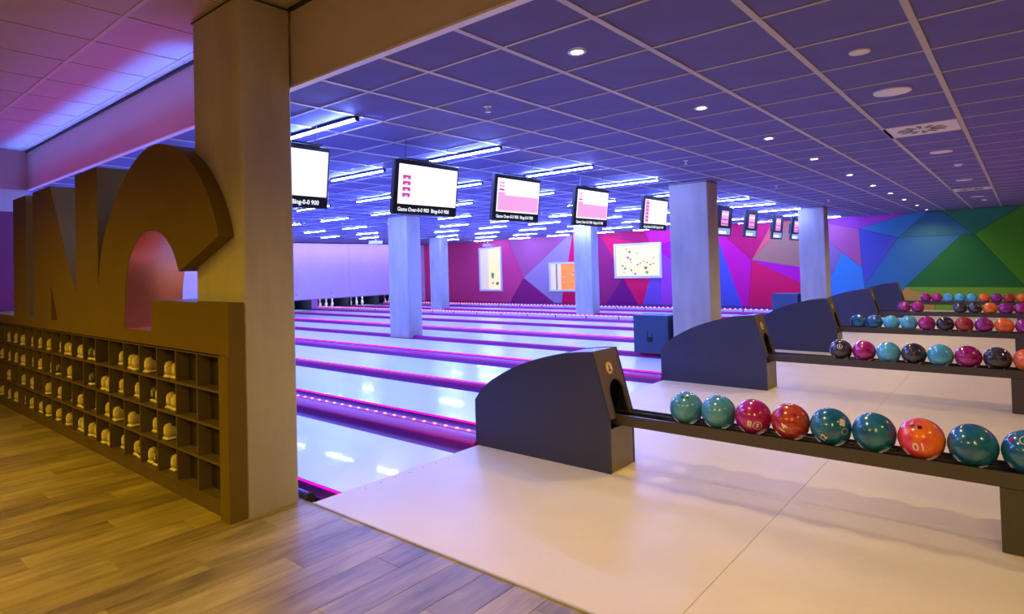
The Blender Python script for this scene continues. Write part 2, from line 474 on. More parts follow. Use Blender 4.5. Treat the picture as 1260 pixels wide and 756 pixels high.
# ---- walls
tag(MB().box(-10.0, 6.5, 2.18, YB, Z1, Z2 - .012).obj('wall_front', M['plaster']), kind='structure')         # fascia between the two ceilings
tag(MB().box(-10.0, 6.5, 2.165, 2.215, Z1 - .012, Z1 + .002).obj('trim_2', M['white']), kind='structure')
tag(MB().box(-10.0, 6.5, 2.16, 2.18, Z2 - .02, Z2).obj('trim_3', M['dark_gap']), kind='structure')
tag(MB().box(XP - 1.4, 6.7, YW + .03, YW + .15, -.2, Z1 + .1).obj('wall_back', M['dark_gap']), kind='structure')
wall_back = bpy.data.objects['wall_back']
POLY = [
('rose', [(-21.8, 2.66), (-16.596, 2.66), (-15.824, 1.026), (-16.561, 0.0), (-21.8, 0.0)], (190, 50, 110)),
('orchid', [(-16.596, 2.66), (-13.543, 2.66), (-15.824, 1.026)], (185, 105, 190)),
('lavender', [(-13.543, 2.66), (-13.354, 2.66), (-13.947, 0.0), (-14.28, 0.0), (-15.824, 1.026)], (170, 160, 240)),
('plum', [(-15.824, 1.026), (-14.28, 0.0), (-16.561, 0.0)], (150, 35, 150)),
('hot pink', [(-13.354, 2.66), (-12.906, 2.66), (-13.002, 0.0), (-13.947, 0.0)], (235, 0, 110)),
('mauve', [(-12.906, 2.66), (-12.131, 2.66), (-11.181, 0.945), (-11.929, 0.0), (-13.002, 0.0)], (165, 40, 140)),
('dark violet', [(-11.181, 0.945), (-10.624, 0.0), (-11.929, 0.0)], (125, 5, 150)),
('hot pink', [(-12.131, 2.66), (-9.981, 2.054), (-10.008, 1.307), (-10.432, 0.0), (-10.624, 0.0), (-11.181, 0.945)], (235, 5, 145)),
('crimson', [(-12.131, 2.66), (-10.306, 2.66), (-9.981, 2.054)], (200, 0, 120)),
('magenta', [(-10.306, 2.66), (-8.557, 2.66), (-8.567, 2.379), (-9.981, 2.054)], (215, 0, 205)),
('violet', [(-9.981, 2.054), (-8.567, 2.379), (-8.612, 1.111)], (190, 0, 250)),
('purple', [(-9.981, 2.054), (-8.612, 1.111), (-8.65, 0.0), (-9.745, 0.0), (-9.73, 1.301)], (170, 75, 250)),
('periwinkle', [(-9.981, 2.054), (-9.73, 1.301), (-9.745, 0.0), (-10.432, 0.0), (-10.008, 1.307)], (115, 90, 250)),
('violet blue', [(-8.557, 2.66), (-7.784, 2.66), (-7.813, 0.0), (-8.65, 0.0)], (130, 60, 240)),
('cobalt blue', [(-7.784, 2.66), (-6.942, 0.0), (-7.813, 0.0)], (75, 95, 250)),
('magenta', [(-7.784, 2.66), (-6.588, 1.492), (-6.738, 0.0), (-6.942, 0.0)], (230, 0, 195)),
('crimson', [(-7.784, 2.66), (-5.907, 2.66), (-6.588, 1.492)], (200, 0, 130)),
('coral', [(-6.588, 1.492), (-5.907, 2.66), (-5.409, 2.66)], (220, 110, 115)),
('beige', [(-6.588, 1.492), (-5.409, 2.66), (-4.55, 2.66), (-4.554, 2.543), (-4.568, 2.156), (-4.431, 1.092)], (175, 140, 130)),
('bright magenta', [(-6.588, 1.492), (-4.431, 1.092), (-4.518, 0.468), (-4.52, 0.408)], (200, 0, 225)),
('hot pink', [(-6.588, 1.492), (-4.52, 0.408), (-4.53, 0.0), (-6.738, 0.0)], (230, 0, 140)),
('purple', [(-4.55, 2.66), (-2.354, 2.66), (-3.569, 2.294), (-4.554, 2.543)], (140, 70, 220)),
('dusty pink', [(-4.554, 2.543), (-3.569, 2.294), (-3.53, 1.192), (-4.027, 1.638), (-4.568, 2.156)], (190, 90, 170)),
('lilac', [(-4.568, 2.156), (-4.027, 1.638), (-4.518, 0.468), (-4.431, 1.092)], (150, 110, 190)),
('sky blue', [(-4.027, 1.638), (-3.53, 1.192), (-3.486, 0.664), (-3.502, 0.0), (-4.53, 0.0), (-4.518, 0.468)], (65, 145, 255)),
('indigo', [(-3.569, 2.294), (-2.633, 1.995), (-3.486, 0.664), (-3.53, 1.192)], (80, 85, 225)),
('azure blue', [(-3.569, 2.294), (-2.354, 2.66), (-1.943, 2.66), (-2.633, 1.995)], (60, 130, 220)),
('steel blue', [(-2.633, 1.995), (-1.943, 2.66), (-1.639, 2.66), (-0.959, 1.998), (-1.238, 1.986)], (50, 110, 170)),
('blue', [(-2.633, 1.995), (-1.238, 1.986), (-2.511, 0.622), (-2.986, 0.0), (-3.502, 0.0), (-3.486, 0.664)], (50, 115, 205)),
('teal green', [(-1.639, 2.66), (0.019, 2.66), (-0.959, 1.998)], (35, 105, 90)),
('dark green', [(-1.238, 1.986), (-0.959, 1.998), (0.001, 0.618), (-2.511, 0.622)], (25, 95, 50)),
('leaf green', [(-0.959, 1.998), (0.019, 2.66), (2.27, 2.66), (2.199, 0.616), (0.001, 0.618)], (60, 125, 10)),
('lime green', [(-2.511, 0.622), (0.001, 0.618), (2.199, 0.616), (2.186, 0.0), (-1.868, 0.0), (-1.862, 0.349)], (95, 140, 40)),
('sand', [(-2.511, 0.622), (-1.862, 0.349), (-1.868, 0.0), (-2.986, 0.0)], (150, 120, 70)),
]
def paint(c, pts):
    r_, g_, b_ = lin(c)
    if n == 'rose': return (.80, .06, .16)
    if sum(p[0] for p in pts) / len(pts) < -5: return (min(.92, r_ * 1.1 + .02), g_ * .8 + .004, min(.9, b_ * .36 + .01))
    k = 1.5 if g_ > b_ else 1.0          # green and sand paints raised to stand in for missing warm light
    return (min(.9, r_ * k + .01), min(.9, g_ * k + .01), min(.9, b_ * .5 * k + .005))
for n, pts, c in POLY:
    key = 'wall_paint_' + n.replace(' ', '_')
    if key not in bpy.data.materials: mat(key, paint(c, pts), .5, spec=.2)
    cx_ = sum(p[0] for p in pts) / len(pts); cz_ = sum(p[1] for p in pts) / len(pts)
    q = []
    for x, z in pts:
        l = math.hypot(x - cx_, z - cz_); k = (l - .006) / l
        q.append((cx_ + (x - cx_) * k, cz_ + (z - cz_) * k))
    o = MB().prism(q, YW, YW + .03).obj('wall_panel', bpy.data.materials[key], wall_back)
    o['label'] = 'polygon painted %s' % n
tag(MB().box(2.2, 6.6, YW, YW + .03, 0, Z1).obj('wall_back_end', M['wallpaint'], wall_back))
wl = tag(MB().box(-10.15, -10.0, -5.0, 2.2, 0, Z2 + .05).obj('wall_left', M['wallpaint']), kind='structure')
MB().box(-10.0, -9.985, -5.0, 2.17, 2.36, 2.40).obj('picture_rail', M['wallpaint'], wl)
MB().box(-10.0, -9.99, -5.0, 2.2, 0, 2.36).obj('lower_panel', mat('magenta_wall_paint', (.16, .004, .06), .5), wl)
tag(MB().box(XP - 1.4, -10.16, 2.08, 2.2, -.2, Z1 + .1).obj('wall_side', M['wallpaint']), kind='structure')
tag(MB().box(6.5, 6.65, -5.0, YW, 0, Z2 + .05).obj('wall_right', M['wallpaint']), kind='structure')
tag(MB().box(-10.15, 6.65, -5.15, -5.0, 0, Z2 + .05).obj('wall_near', M['wallpaint']), kind='structure')
tag(MB().box(XP - 1.4, XP - 1.3, 2.2, YW, -.2, Z1 + .1).obj('wall_pit_end', M['dark_gap']), kind='structure')

# ---- concrete pillars
def pillar(x0, x1, y0, y1, z0, z1, label):
    c = .012
    pts = [(x0 + c, y0), (x1 - c, y0), (x1, y0 + c), (x1, y1 - c), (x1 - c, y1), (x0 + c, y1), (x0, y1 - c), (x0, y0 + c)]
    t = thing('concrete_pillar', label, 'pillar', ((x0 + x1) / 2, (y0 + y1) / 2, z0))
    o = MB().prism([(a - (x0 + x1) / 2, b - (y0 + y1) / 2) for a, b in pts], 0, z1 - z0, 'z').obj('shaft', M['concrete'], t)
    MB().prism([(a - (x0 + x1) / 2, b - (y0 + y1) / 2) for a, b in [(x0 - .006, y0 - .006), (x1 + .006, y0 - .006), (x1 + .006, y1 + .006), (x0 - .006, y1 + .006)]], z1 - z0 - .022, z1 - z0 - .014, 'z').obj('shadow_gap', M['dark_gap'], t)
    return t
pillar(-4.2, -3.56, 1.83, 2.17, 0, Z2, 'raw concrete pillar at the end of the shoe shelf, nearest the camera')
pillar(-10.73, -10.1, 8.86, 9.26, 0, Z1, 'violet-lit concrete pillar between the lanes under the second screen')
pillar(-16.62, -16.05, 15.66, 16.06, 0, Z1, 'small far pillar beside the pin end and the rose wall')
pillar(-10.31, -9.70, 15.66, 16.06, 0, Z1, 'far pillar in front of the painted wall below the fourth screen')
pillar(-4.1, -3.5, 8.89, 9.29, 0, Z1, 'wide concrete pillar behind the second ball return')
pillar(-4.02, -3.465, 15.68, 16.08, 0, Z1, 'concrete pillar beside the beige and sky blue wall panels')

# ================================================================== LANES
ORD = ['first', 'second', 'third', 'fourth', 'fifth', 'sixth', 'seventh', 'eighth', 'ninth', 'tenth']
def gutter_prof(y0, y1, zt=-.012, depth=.085, n=10):
    c, r = (y0 + y1) / 2, (y1 - y0) / 2
    return [(y0, 0 - .001)] + [(c - r * .96 * math.cos(PI * i / n), zt - depth * math.sin(PI * i / n)) for i in range(n + 1)] + [(y1, -.001)]
for k, y in enumerate(lanes):
    t = thing('bowling_lane', 'glowing white bowling lane, %s counted from the shoe shelf' % ORD[k], 'bowling lane', (XF, y, 0))
    L = XP - XF
    MB().cbox(L, -.0015, 0, 1.05, -.03, 0, .0015).obj('lane_bed', M['lane'], t)
    gw = .235
    far = .235 if k % 2 == 0 else .205
    near = .205 if k % 2 == 0 else .235
    if k == 0: near = .15
    MB().strip(gutter_prof(-near, 0), L, 0, True).obj('gutter', M['gutter'], t)
    MB().strip(gutter_prof(1.05, 1.05 + far), L, 0, True).obj('gutter', M['gutter'], t)
    s = MB()
    s.box(L, -.02, -.006, -.0005, -.016, -.006); s.box(L, -.02, 1.0505, 1.056, -.016, -.006)
    o = s.obj('edge_light', M['ledstrip'], t)
# dividers: wide ones carry the ball return track, narrow ones one rounded rail
def cap_prof(y0, y1, h, base=-.02, n=8):
    c, r = (y0 + y1) / 2, (y1 - y0) / 2
    return [(y0, base)] + [(c - r * math.cos(PI * i / n), base + .02 + (h) * math.sin(PI * i / n)) for i in range(n + 1)] + [(y1, base)]
def rail_obj(name, prof, x0, x1, m, t):
    b = MB().strip(prof, x0, x1, True)
    for x, rev in ((x0, True), (x1, False)):
        vs = [(x, a, z) for a, z in prof]
        b.add(vs, [list(range(len(vs)))[::-1] if not rev else list(range(len(vs)))])
    return b.obj(name, m, t)
for k in range(5):
    ya = lanes[2 * k] + 1.05 + .235; yb = lanes[2 * k + 1] - .235      # wide divider
    yc = (ya + yb) / 2
    t = thing('return_divider', 'wide divider with ball track between the %s and %s lanes' % (ORD[2 * k], ORD[2 * k + 1]), 'lane divider', (XF, yc, 0))
    L = XP - XF; hw = (yb - ya) / 2
    MB().box(L, -.03, -hw, hw, -.14, -.02).obj('base', M['darkcap'], t)
    rail_obj('track_cover', cap_prof(-hw, hw - .12, .045), L, -.02, M['cap'], t)
    if k in (0, 3, 4):
        hz = .012 if k == 0 else .10
        MB().box(L, -.02, hw - .085, hw - .02, -.02, hz).obj('led_rail', M['cap'] if k == 0 else M['white'], t)
        b = MB(); nled = int((-L - .3) / .145)
        for j in range(nled):
            x = -.35 - .145 * j
            b.box(x - .013, x + .013, hw - .062, hw - .044, hz, hz + (.007 if k == 0 else .022))
        tag(b.obj('led_lights', M['ledpink'] if k == 3 else M['led'], t), kind='stuff')
        if k:
            b = MB()
            for j in range(18): b.box(-.6 - j, -.57 - j, hw - .089, hw - .084, -.02, hz + .002)
            tag(b.obj('rail_joint', M['black'], t), kind='stuff')
for k in range(1, 5):
    ya = lanes[2 * k - 1] + 1.05 + .205; yb = lanes[2 * k] - .205
    yc = (ya + yb) / 2; hw = (yb - ya) / 2
    t = thing('lane_divider', 'narrow rounded divider between the %s and %s lanes' % (ORD[2 * k - 1], ORD[2 * k]), 'lane divider', (XF, yc, 0))
    MB().box(XP - XF, 0, -hw, hw, -.14, -.02).obj('base', M['darkcap'], t)
    rail_obj('rounded_rail', cap_prof(-hw, hw, .05), XP - XF, -.02, M['cap'], t)
t = thing('end_rail', 'dark rounded rail starting beside the near concrete pillar', 'rail', (XF, 2.235, 0))
rail_obj('rounded_rail', cap_prof(-.03, .03, .05, -.03), -6.4, -.09, M['darkcap'], t)
MB().prism([(-.034 , -.03), (.034, -.03), (.034, .01), (.02, .038), (0, .046), (-.02, .038), (-.034, .01)], -.09, -.07, 'x').obj('end_cap', M['rubber'], t)

# ---- pin end
for k in range(5):
    ya = lanes[2 * k] - .25; yb = ya + PITCH_Y
    t = thing('masking_unit', 'pale glossy masking panel above the pins of the %s and %s lanes' % (ORD[2 * k], ORD[2 * k + 1]), 'masking panel', (XP, (ya + yb) / 2, .42))
    MB().box(-.03, 0, -PITCH_Y / 2 + .004, PITCH_Y / 2 - .004, 0, Z1 - .42).obj('panel', M['mask'], t)
    MB().box(-.03, .012, -PITCH_Y / 2 + .004, PITCH_Y / 2 - .004, -.03, .0).obj('bottom_rail', M['kick'], t)
    for s in (-.8, .8):
        MB().lathe([(.02, 0), (.018, .012), (0.001, .014)], (0, s, .2), 10, 'x').obj('bolt', M['black'], t)
for k_, (yc_, n_) in enumerate(((13.0, 34), (16.9, 22))):
    b = MB(); rq = random.Random(k_ + 3)
    mu = [o for o in bpy.data.objects if o.name.startswith('masking_unit')][3 + k_]
    for j in range(n_):
        yy, zz, r_ = yc_ + rq.gauss(0, .42) - mu.location.y, 1.15 + rq.gauss(0, .28), rq.uniform(.012, .05)
        vs = [(.0015, yy + r_ * (1 + .5 * rq.random()) * math.cos(a), zz + .7 * r_ * math.sin(a)) for a in [2 * PI * i / 7 for i in range(7)]]
        b.add(vs, [list(range(7))])
    tag(b.obj('printed_splash', M['frame'], mu), kind='stuff')
pinprof = [(0.0254, 0), (.029, .02), (.038, .06), (.054, .095), (.0605, .115), (.056, .15), (.042, .19), (.028, .22), (.0235, .25), (.0235, .27), (.028, .30), (.0323, .335), (.030, .36), (.020, .375), (.0005, .381)]
pinm = MB().lathe(pinprof, n=14).mesh('bowling_pin', M['pin'])
bandm = MB().lathe([(.0238, .243), (.0242, .244), (.0242, .252), (.0238, .253)], n=14).mesh('neck_band', M['pinred'])
PINPOS = [(0, 0), (-.264, -.152), (-.264, .152), (-.528, -.305), (-.528, 0), (-.528, .305), (-.792, -.457), (-.792, -.152), (-.792, .152), (-.792, .457)]
for k in range(10):
    y = lanes[k]
    a = y - (.15 if k == 0 else .2 if k % 2 == 0 else .235); b = y + 1.05 + (.235 if k % 2 == 0 else .2)
    t = thing('pin_deck', 'dark open pin pit at the end of the %s lane' % ORD[k], 'pin pit', (XP, y + .525, 0))
    MB().box(-1.15, 0, -.525, .525, -.03, -.001).obj('deck_floor', M['lane'], t)
    MB().box(-1.28, -1.2, a - y - .525, b - y - .525, -.1, .385).obj('cushion', M['pit'], t)
    for s0, s1 in ((a - .03, a), (b, b + .03)):
        MB().box(-1.2, 0, s0 - y - .525, s1 - y - .525, -.12, .385).obj('kickback', M['pit'], t)
    if k >= 5:
        l = bpy.data.lights.new('pit_lamp', 'AREA'); l.shape = 'RECTANGLE'; l.size, l.size_y = 1.0, .05; l.energy = 7; l.color = (.75, .9, 1.0)
        o = link('pit_lamp', l, t, (-.12, 0, .62), (0, math.radians(35), PI / 2))
        o.rotation_euler = Matrix.Rotation(math.radians(-28), 3, 'Y').to_euler()
        l.size, l.size_y = .05, 1.0
        for px_, py_ in PINPOS:
            p = tag(link('bowling_pin', pinm, None, (XP - .16 + px_ * .8, y + .525 + py_, 0)), 'white bowling pin standing in the pin pit of the %s lane' % ORD[k], 'bowling pin', 'bowling pins of the %s lane' % ORD[k])
            link('neck_band', bandm, p)
t = thing('mask_fill_light', 'slim added fill light above the pale masking panels', 'ceiling light', (-21.2, 11.0, Z1))  # light bar and housing added to brighten the masking panels
MB().box(-.03, .03, -8.6, 8.6, -.03, 0).obj('fill_housing', M['dark_gap'], t)
l = bpy.data.lights.new('mask_fill_lamp', 'AREA'); l.shape = 'RECTANGLE'; l.size, l.size_y = .04, 17.0; l.energy = 130; l.color = (.5, .35, 1.0)
link('mask_fill_lamp', l, t, (0, 0, -.035), (0, math.radians(28), 0))
tag(MB().box(XP - .03, XP, lanes[8] - .25 + PITCH_Y + .004, YW, 0, Z1).obj('trim_4', M['mask']), kind='structure')
# facing boards between the pits of each pair
for k in range(4):
    ya = lanes[2 * k] + 1.05 + .27; yb = lanes[2 * k + 1] - .27
    tag(MB().box(XP - .03, XP, ya, yb, -.02, .388).obj('pit_facing_board', M['kick']), 'magenta-lit board between the pin pits of the %s and %s lanes' % (ORD[2 * k], ORD[2 * k + 1]), 'board')

# ================================================================== SHOE SHELF WITH BIG LETTERS
def smooth_pts(P, n=4):
    out = []
    for i in range(len(P) - 1):
        p0, p1, p2, p3 = P[max(i - 1, 0)], P[i], P[i + 1], P[min(i + 2, len(P) - 1)]
        for j in range(n):
            t = j / n
            out.append(tuple(.5 * (2 * b + (c - a) * t + (2 * a - 5 * b + 4 * c - d) * t * t + (3 * b - a - 3 * c + d) * t ** 3) for a, b, c, d in zip(p0, p1, p2, p3)))
    return out + [P[-1]]


def clip_left(P, X):
    out = []
    for a, b in zip(P, P[1:] + P[:1]):
        ia, ib = a[0] <= X, b[0] <= X
        if ia: out.append(a)
        if ia != ib:
            t = (X - a[0]) / (b[0] - a[0]); out.append((X, a[1] + t * (b[1] - a[1])))
    return out

YS, YM, YK = 1.73, 1.826, 2.15          # front, front of the pillar, back
SX, SP = -3.68, .3155                   # right edge and pitch of the cubbies
ZS = [.10, .317, .535, .752, .969]
sh = thing('shoe_shelf', 'long olive-brown shoe shelf with big block letters ING standing on its top', 'shelf', (SX, YS, 0))
def S(mb, name, m):
    mb.v = [(x - SX, y - YS, z) for x, y, z in mb.v]
    return mb.obj(name, m, sh)
XL = SX - 20 * SP
S(MB().box(XL, -4.205, YS, YK, .969, 1.07).box(-4.205, -3.56, YS, YM, .969, 1.07), 'top_board', M['letter'])
S(MB().box(XL, -4.205, YS + .015, YK, 0.002, .092).box(-4.205, -3.66, YS + .015, YM, 0.002, .092), 'plinth', M['cubby'])
S(MB().box(-3.672, -3.56, YS - .012, YM, 0.002, .969), 'end_panel', M['letter'])
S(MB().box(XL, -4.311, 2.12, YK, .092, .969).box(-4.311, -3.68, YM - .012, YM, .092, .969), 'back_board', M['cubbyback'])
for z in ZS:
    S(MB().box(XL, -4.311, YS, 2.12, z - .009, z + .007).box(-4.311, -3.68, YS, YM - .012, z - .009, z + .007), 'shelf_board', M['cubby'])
for k in range(1, 21):
    x = SX - SP * k
    yb = YM - .012 if k < 2 else 2.12
    S(MB().box(x - .007, x + .007, YS + .001, yb, .107, .961), 'partition', M['cubby'])
g_out = [(-5.789, 1.392), (-5.74, 1.597), (-5.682, 1.732), (-5.599, 1.841), (-5.454, 1.997), (-5.265, 2.154), (-5.031, 2.29), (-4.813, 2.363), (-4.634, 2.383), (-4.489, 2.37), (-4.329, 2.333), (-4.157, 2.265), (-3.995, 2.161), (-3.862, 2.03), (-3.772, 1.917), (-3.703, 1.793), (-3.663, 1.689)]
g_in = [(-4.23, 1.486), (-4.263, 1.537), (-4.313, 1.613), (-4.4, 1.692), (-4.514, 1.755), (-4.658, 1.787), (-4.81, 1.776), (-4.945, 1.718), (-5.057, 1.64), (-5.129, 1.538), (-5.18, 1.391), (-5.204, 1.221), (-5.21, 1.07)]
G = [(-5.789, 1.07)] + smooth_pts(g_out) + smooth_pts(g_in)
N_ = [(-7.74, 1.07), (-7.74, 2.36), (-7.13, 2.365), (-6.36, 1.31), (-6.362, 2.378), (-5.789, 2.378), (-5.789, 1.07), (-6.93, 1.07), (-7.13, 1.42), (-7.13, 1.07)]
I_ = [(-8.55, 1.07), (-8.55, 2.36), (-8.01, 2.36), (-8.01, 1.07)]
for P in (I_, N_):
    o = S(MB().prism(P, YS, YK), 'letter', M['letter'])
o = S(MB().prism(G, YS, YM).prism(clip_left(G, -4.205), YM, YK), 'letter', M['letter'])
S(MB().box(-4.70, -4.205, YM, YK, 1.07, 1.287).box(-4.70, -3.56, YS, YM, 1.07, 1.287), 'letter_foot', M['letter'])
hp = [(-4.706, 1.288)] if 0 else smooth_pts(g_in)
ln_ = MB()
n_ = len(hp)
inn = [(x + (.003 if x < -5.0 else -.001), z - (.003 if z > 1.6 else 0)) for x, z in hp] + [(-4.702, 1.0715)]
inn[n_ - 1] = (inn[n_ - 1][0], 1.0715)
vs_ = [(x, YS + .002, z) for x, z in inn] + [(x, YK, z) for x, z in inn]
ln_.add(vs_, [(i + 1, i, i + len(inn), i + 1 + len(inn)) for i in range(len(inn) - 1)], False)
ln_.obj if 0 else S(ln_, 'letter_glow_lining', M['glow_liner'])  # lining added to carry the tinted glow inside the letter
# slim light bars lying along the back of the letter tops
for a, b in ((-8.5, -8.05), (-7.7, -7.2), (-6.3, -5.85)):
    S(MB().box(a, b, 2.06, 2.11, 2.38, 2.395), 'light_bar', M['white'])

# shoes: heels to the front
def shoe_meshes():
    st = [(-.002, .028, .022, .080), (.004, .038, .018, .108), (.03, .041, .016, .114), (.07, .037, .016, .088), (.12, .038, .016, .078), (.17, .042, .016, .064), (.22, .044, .016, .052), (.26, .036, .016, .042), (.278, .016, .018, .03)]
    def loft(st, n=12):
        vs, fs = [], []
        for y, w_, z0, z1 in st:
            for k in range(n):
                a = 2 * PI * k / n
                c, s = math.cos(a), math.sin(a)
                x = w_ * math.copysign(abs(c) ** .7, c) * (1 - .42 * max(0, s))
                z = (z0 + z1) / 2 + (z1 - z0) / 2 * math.copysign(abs(s) ** .75, s)
                vs.append((x, y, z))
        for i in range(len(st) - 1):
            for k in range(n):
                k2 = (k + 1) % n
                fs.append((i * n + k, (i + 1) * n + k, (i + 1) * n + k2, i * n + k2))
        fs += [list(range(n)), [(len(st) - 1) * n + k for k in range(n)][::-1]]
        return MB().add(vs, fs, True)
    up = loft(st)
    so = loft([(-.006, .038, 0, .022), (.01, .044, 0, .024), (.09, .036, 0, .02), (.19, .046, 0, .018), (.26, .038, 0, .018), (.284, .016, 0, .016)])
    patch = MB().box(-.016, .016, -.004, .002, .045, .088)
    col = loft([(.012, .018, .09, .1045), (.04, .024, .09, .1065), (.085, .018, .078, .092)])
    return up, so, patch, col
up, so, pa, co = shoe_meshes()
up_a = up.mesh('shoe_upper', M['shoe']); up_b = up.mesh('shoe_upper', M['shoedark'])
so_m = so.mesh('sole', M['sole']); pa_m = pa.mesh('heel_patch', M['sole']); pa_m2 = pa.mesh('heel_patch', M['shoe']); co_m = co.mesh('collar', M['shoedark'])
ROW = ['bottom', 'third', 'second', 'top']
rs = random.Random(11)
empty_cells = {(8, 2), (12, 1), (15, 1), (6, 3)}
for c in range(2, 20):
    for r in range(4):
        if (c, r) in empty_cells: continue
        xr, zb = SX - SP * c - .010, ZS[r] + .0075
        base = xr - SP + .07 + rs.choice([0, .01, .02, .04, .06])
        yo = rs.choice([.01, .015, .02, .03, .05])
        n = 2 if rs.random() < .72 else 1
        for j in range(n):
            x = base + .102 * j
            x = min(max(x, xr - SP + .075), xr - .05)
            if j and abs(x - x0_) < .098: continue
            x0_ = x
            dark = rs.random() < .09
            o = link('bowling_shoe', up_b if dark else up_a, None, (x, YS + yo + rs.uniform(0, .015), zb), (0, 0, rs.uniform(-.03, .03)))
            side = ('left' if j == 0 else 'right') if n == 2 else 'only'
            tag(o, '%s shoe (%s of the cubby) in the %s row, %s cubby from the pillar' % ('black' if dark else 'tan', side, ROW[r], ['', '', 'third', 'fourth', 'fifth', 'sixth', 'seventh', 'eighth', 'ninth', 'tenth', 'eleventh', 'twelfth', 'thirteenth', 'fourteenth', 'fifteenth', 'sixteenth', 'seventeenth', 'eighteenth', 'nineteenth', 'twentieth'][c]), 'shoe', 'bowling shoes in the cubby shelf')
            link('sole', so_m, o); link('heel_patch', pa_m2 if dark else pa_m, o); link('collar', co_m, o)

# ================================================================== BALL RETURNS
def ball_return():
    t = thing('ball_return', '', 'ball return')
    y0, y1 = -.17, .18
    arc = [(-1.26, 0), (-1.26, .37), (-1.18, .47), (-1.07, .55), (-.96, .61), (-.86, .66), (-.76, .70), (-.66, .735), (-.56, .765), (-.46, .79), (-.38, .808), (-.28, .822), (-.20, .83), (-.125, .835)]
    prof = arc + [(0, .37), (0, 0)]
    for a, b in ((y0, y0 + .02), (y1 - .02, y1)):
        MB().prism(prof, a, b).obj('side_panel', M['hood'], t)
    cv = MB()
    for (xa, za), (xb, zb) in zip(arc[1:], arc[2:]):
        cv.prism([(xa, za - .004), (xb, zb - .004), (xb, zb - .02), (xa, za - .02)], y0 + .02, y1 - .02)
    cv.obj('top_cover', M['hoodtop'], t)
    MB().box(-1.26, -1.24, y0 + .02, y1 - .02, 0, .36).obj('back_panel', M['hood'], t)
    # sloped front with an arched opening, and the upright lower front
    n = Vector((.465, 0, .125)).normalized(); u = Vector((0, 1, 0)); v = Vector((-.125, 0, .465)).normalized()
    org = Vector((0, 0, .37)); H = math.hypot(.125, .465)
    ac, ar, ah = .03, .105, .155         # arch centre, half width, height of the straight part
    arch = [(ac - ar, 0)] + [(ac - ar * math.cos(PI * i / 14), ah + ar * math.sin(PI * i / 14)) for i in range(15)] + [(ac + ar, 0)]
    out = [(y0 + .02, 0)] + arch + [(y1 - .02, 0), (y1 - .02, H), (y0 + .02, H)]
    tris = tessellate_polygon([[Vector((a, b, 0)) for a, b in out]])
    fr = MB()
    def P(a, b, d=0): return tuple(org + u * a + v * b - n * d)
    m_ = len(out); vs = [P(a, b, .001) for a, b in out] + [P(a, b, .016) for a, b in out]
    fs = []
    for q in tris:
        q = list(q)
        A, B, C_ = (out[i] for i in q)
        if (B[0] - A[0]) * (C_[1] - A[1]) - (B[1] - A[1]) * (C_[0] - A[0]) < 0: q = q[::-1]
        fs.append(q); fs.append([i + m_ for i in q[::-1]])
    fs += [(i, (i + 1) % m_, (i + 1) % m_ + m_, i + m_) for i in range(m_)]
    fr.add(vs, fs); fr.obj('front_panel', M['hoodface_lit'], t)
    MB().box(-.016, -.002, y0 + .022, y1 - .022, .003, .30).obj('lower_front_panel', M['hoodlow'], t)
    ln = MB()
    av = [P(a, b, .016) for a, b in arch]; bv = [(p[0] - .45, p[1], min(p[2], .62)) for p in av]
    k = len(arch)
    ln.add(av + bv, [(i, i + k, i + 1 + k, i + 1) for i in range(k - 1)], True)
    ln.add(bv, [list(range(k))])
    ln.obj('tunnel_lining', M['black'], t)
    rim = MB()
    o2 = [(ac - (ar + .008), 0)] + [(ac - (ar + .008) * math.cos(PI * i / 14), ah + (ar + .008) * math.sin(PI * i / 14)) for i in range(15)] + [(ac + ar + .008, 0)]
    rim.add([P(a, b, -.003) for a, b in arch] + [P(a, b, -.003) for a, b in o2], [(i + 1, i, i + k, i + 1 + k) for i in range(k - 1)])
    rim.obj('arch_trim', M['hoodtop'], t)
    # emblem: ring with a small pin-like figure
    ec, eh = .0, .345
    def disc(r0, r1, d, m, name):
        b = MB(); q = []
        for r in (r0, r1):
            for i in range(28):
                a = 2 * PI * i / 28; q.append(P(ec + r * math.cos(a), eh + r * math.sin(a), d))
        if r0 < 1e-4: b.add(q[28:], [list(range(28))])
        else: b.add(q, [(i, (i + 1) % 28, (i + 1) % 28 + 28, i + 28)[::-1] for i in range(28)])
        return b.obj(name, m, t)
    e = disc(0, .046, -.002, M['gold'], 'emblem')
    for nm, q, m, dd in (('emblem_ring', None, M['cream'], -.0032),):
        b = MB(); r = [P(ec + .034 * math.cos(2 * PI * i / 28), eh + .034 * math.sin(2 * PI * i / 28), dd) for i in range(28)]
        b.add(r, [list(range(28))]); b.obj(nm, m, e)
    fig = [(-.016, -.024), (.018, -.024), (.016, -.014), (.006, -.010), (.008, .004), (.004, .014), (.008, .022), (-.004, .026), (-.010, .014), (-.006, .004), (-.008, -.008), (-.016, -.014)]
    tr = tessellate_polygon([[Vector((a, b, 0)) for a, b in fig]])
    MB().add([P(ec + a, eh + b, -.0045) for a, b in fig], [list(q) for q in tr]).obj('emblem_figure', M['black'], e)
    # rack: two side cheeks, bottom plate with slots, two ball rods, leg, far part beyond the leg
    r0, r1, X1 = -.060, .160, 4.1
    for a, b in ((r0, r0 + .014), (r1 - .014, r1)):
        MB().prism([(-.05, .318), (X1, .318), (X1, .392), (-.05, .392)], a, b).obj('rack_side', M['rack'], t)
    bt = MB().box(-.05, X1, r0 + .014, r0 + .045, .325, .335).box(-.05, X1, r1 - .045, r1 - .014, .325, .335)
    for j in range(20): bt.box(-.05 + j * .217, -.05 + j * .217 + .11, r0 + .045, r1 - .045, .325, .335)
    bt.obj('rack_tray', M['rack'], t)
    for s in (-.062, .062):
        MB().tube([(-.3, .05 + s, .372), (X1, .05 + s, .372)], .010, 8).obj('ball_rod', M['black'], t)
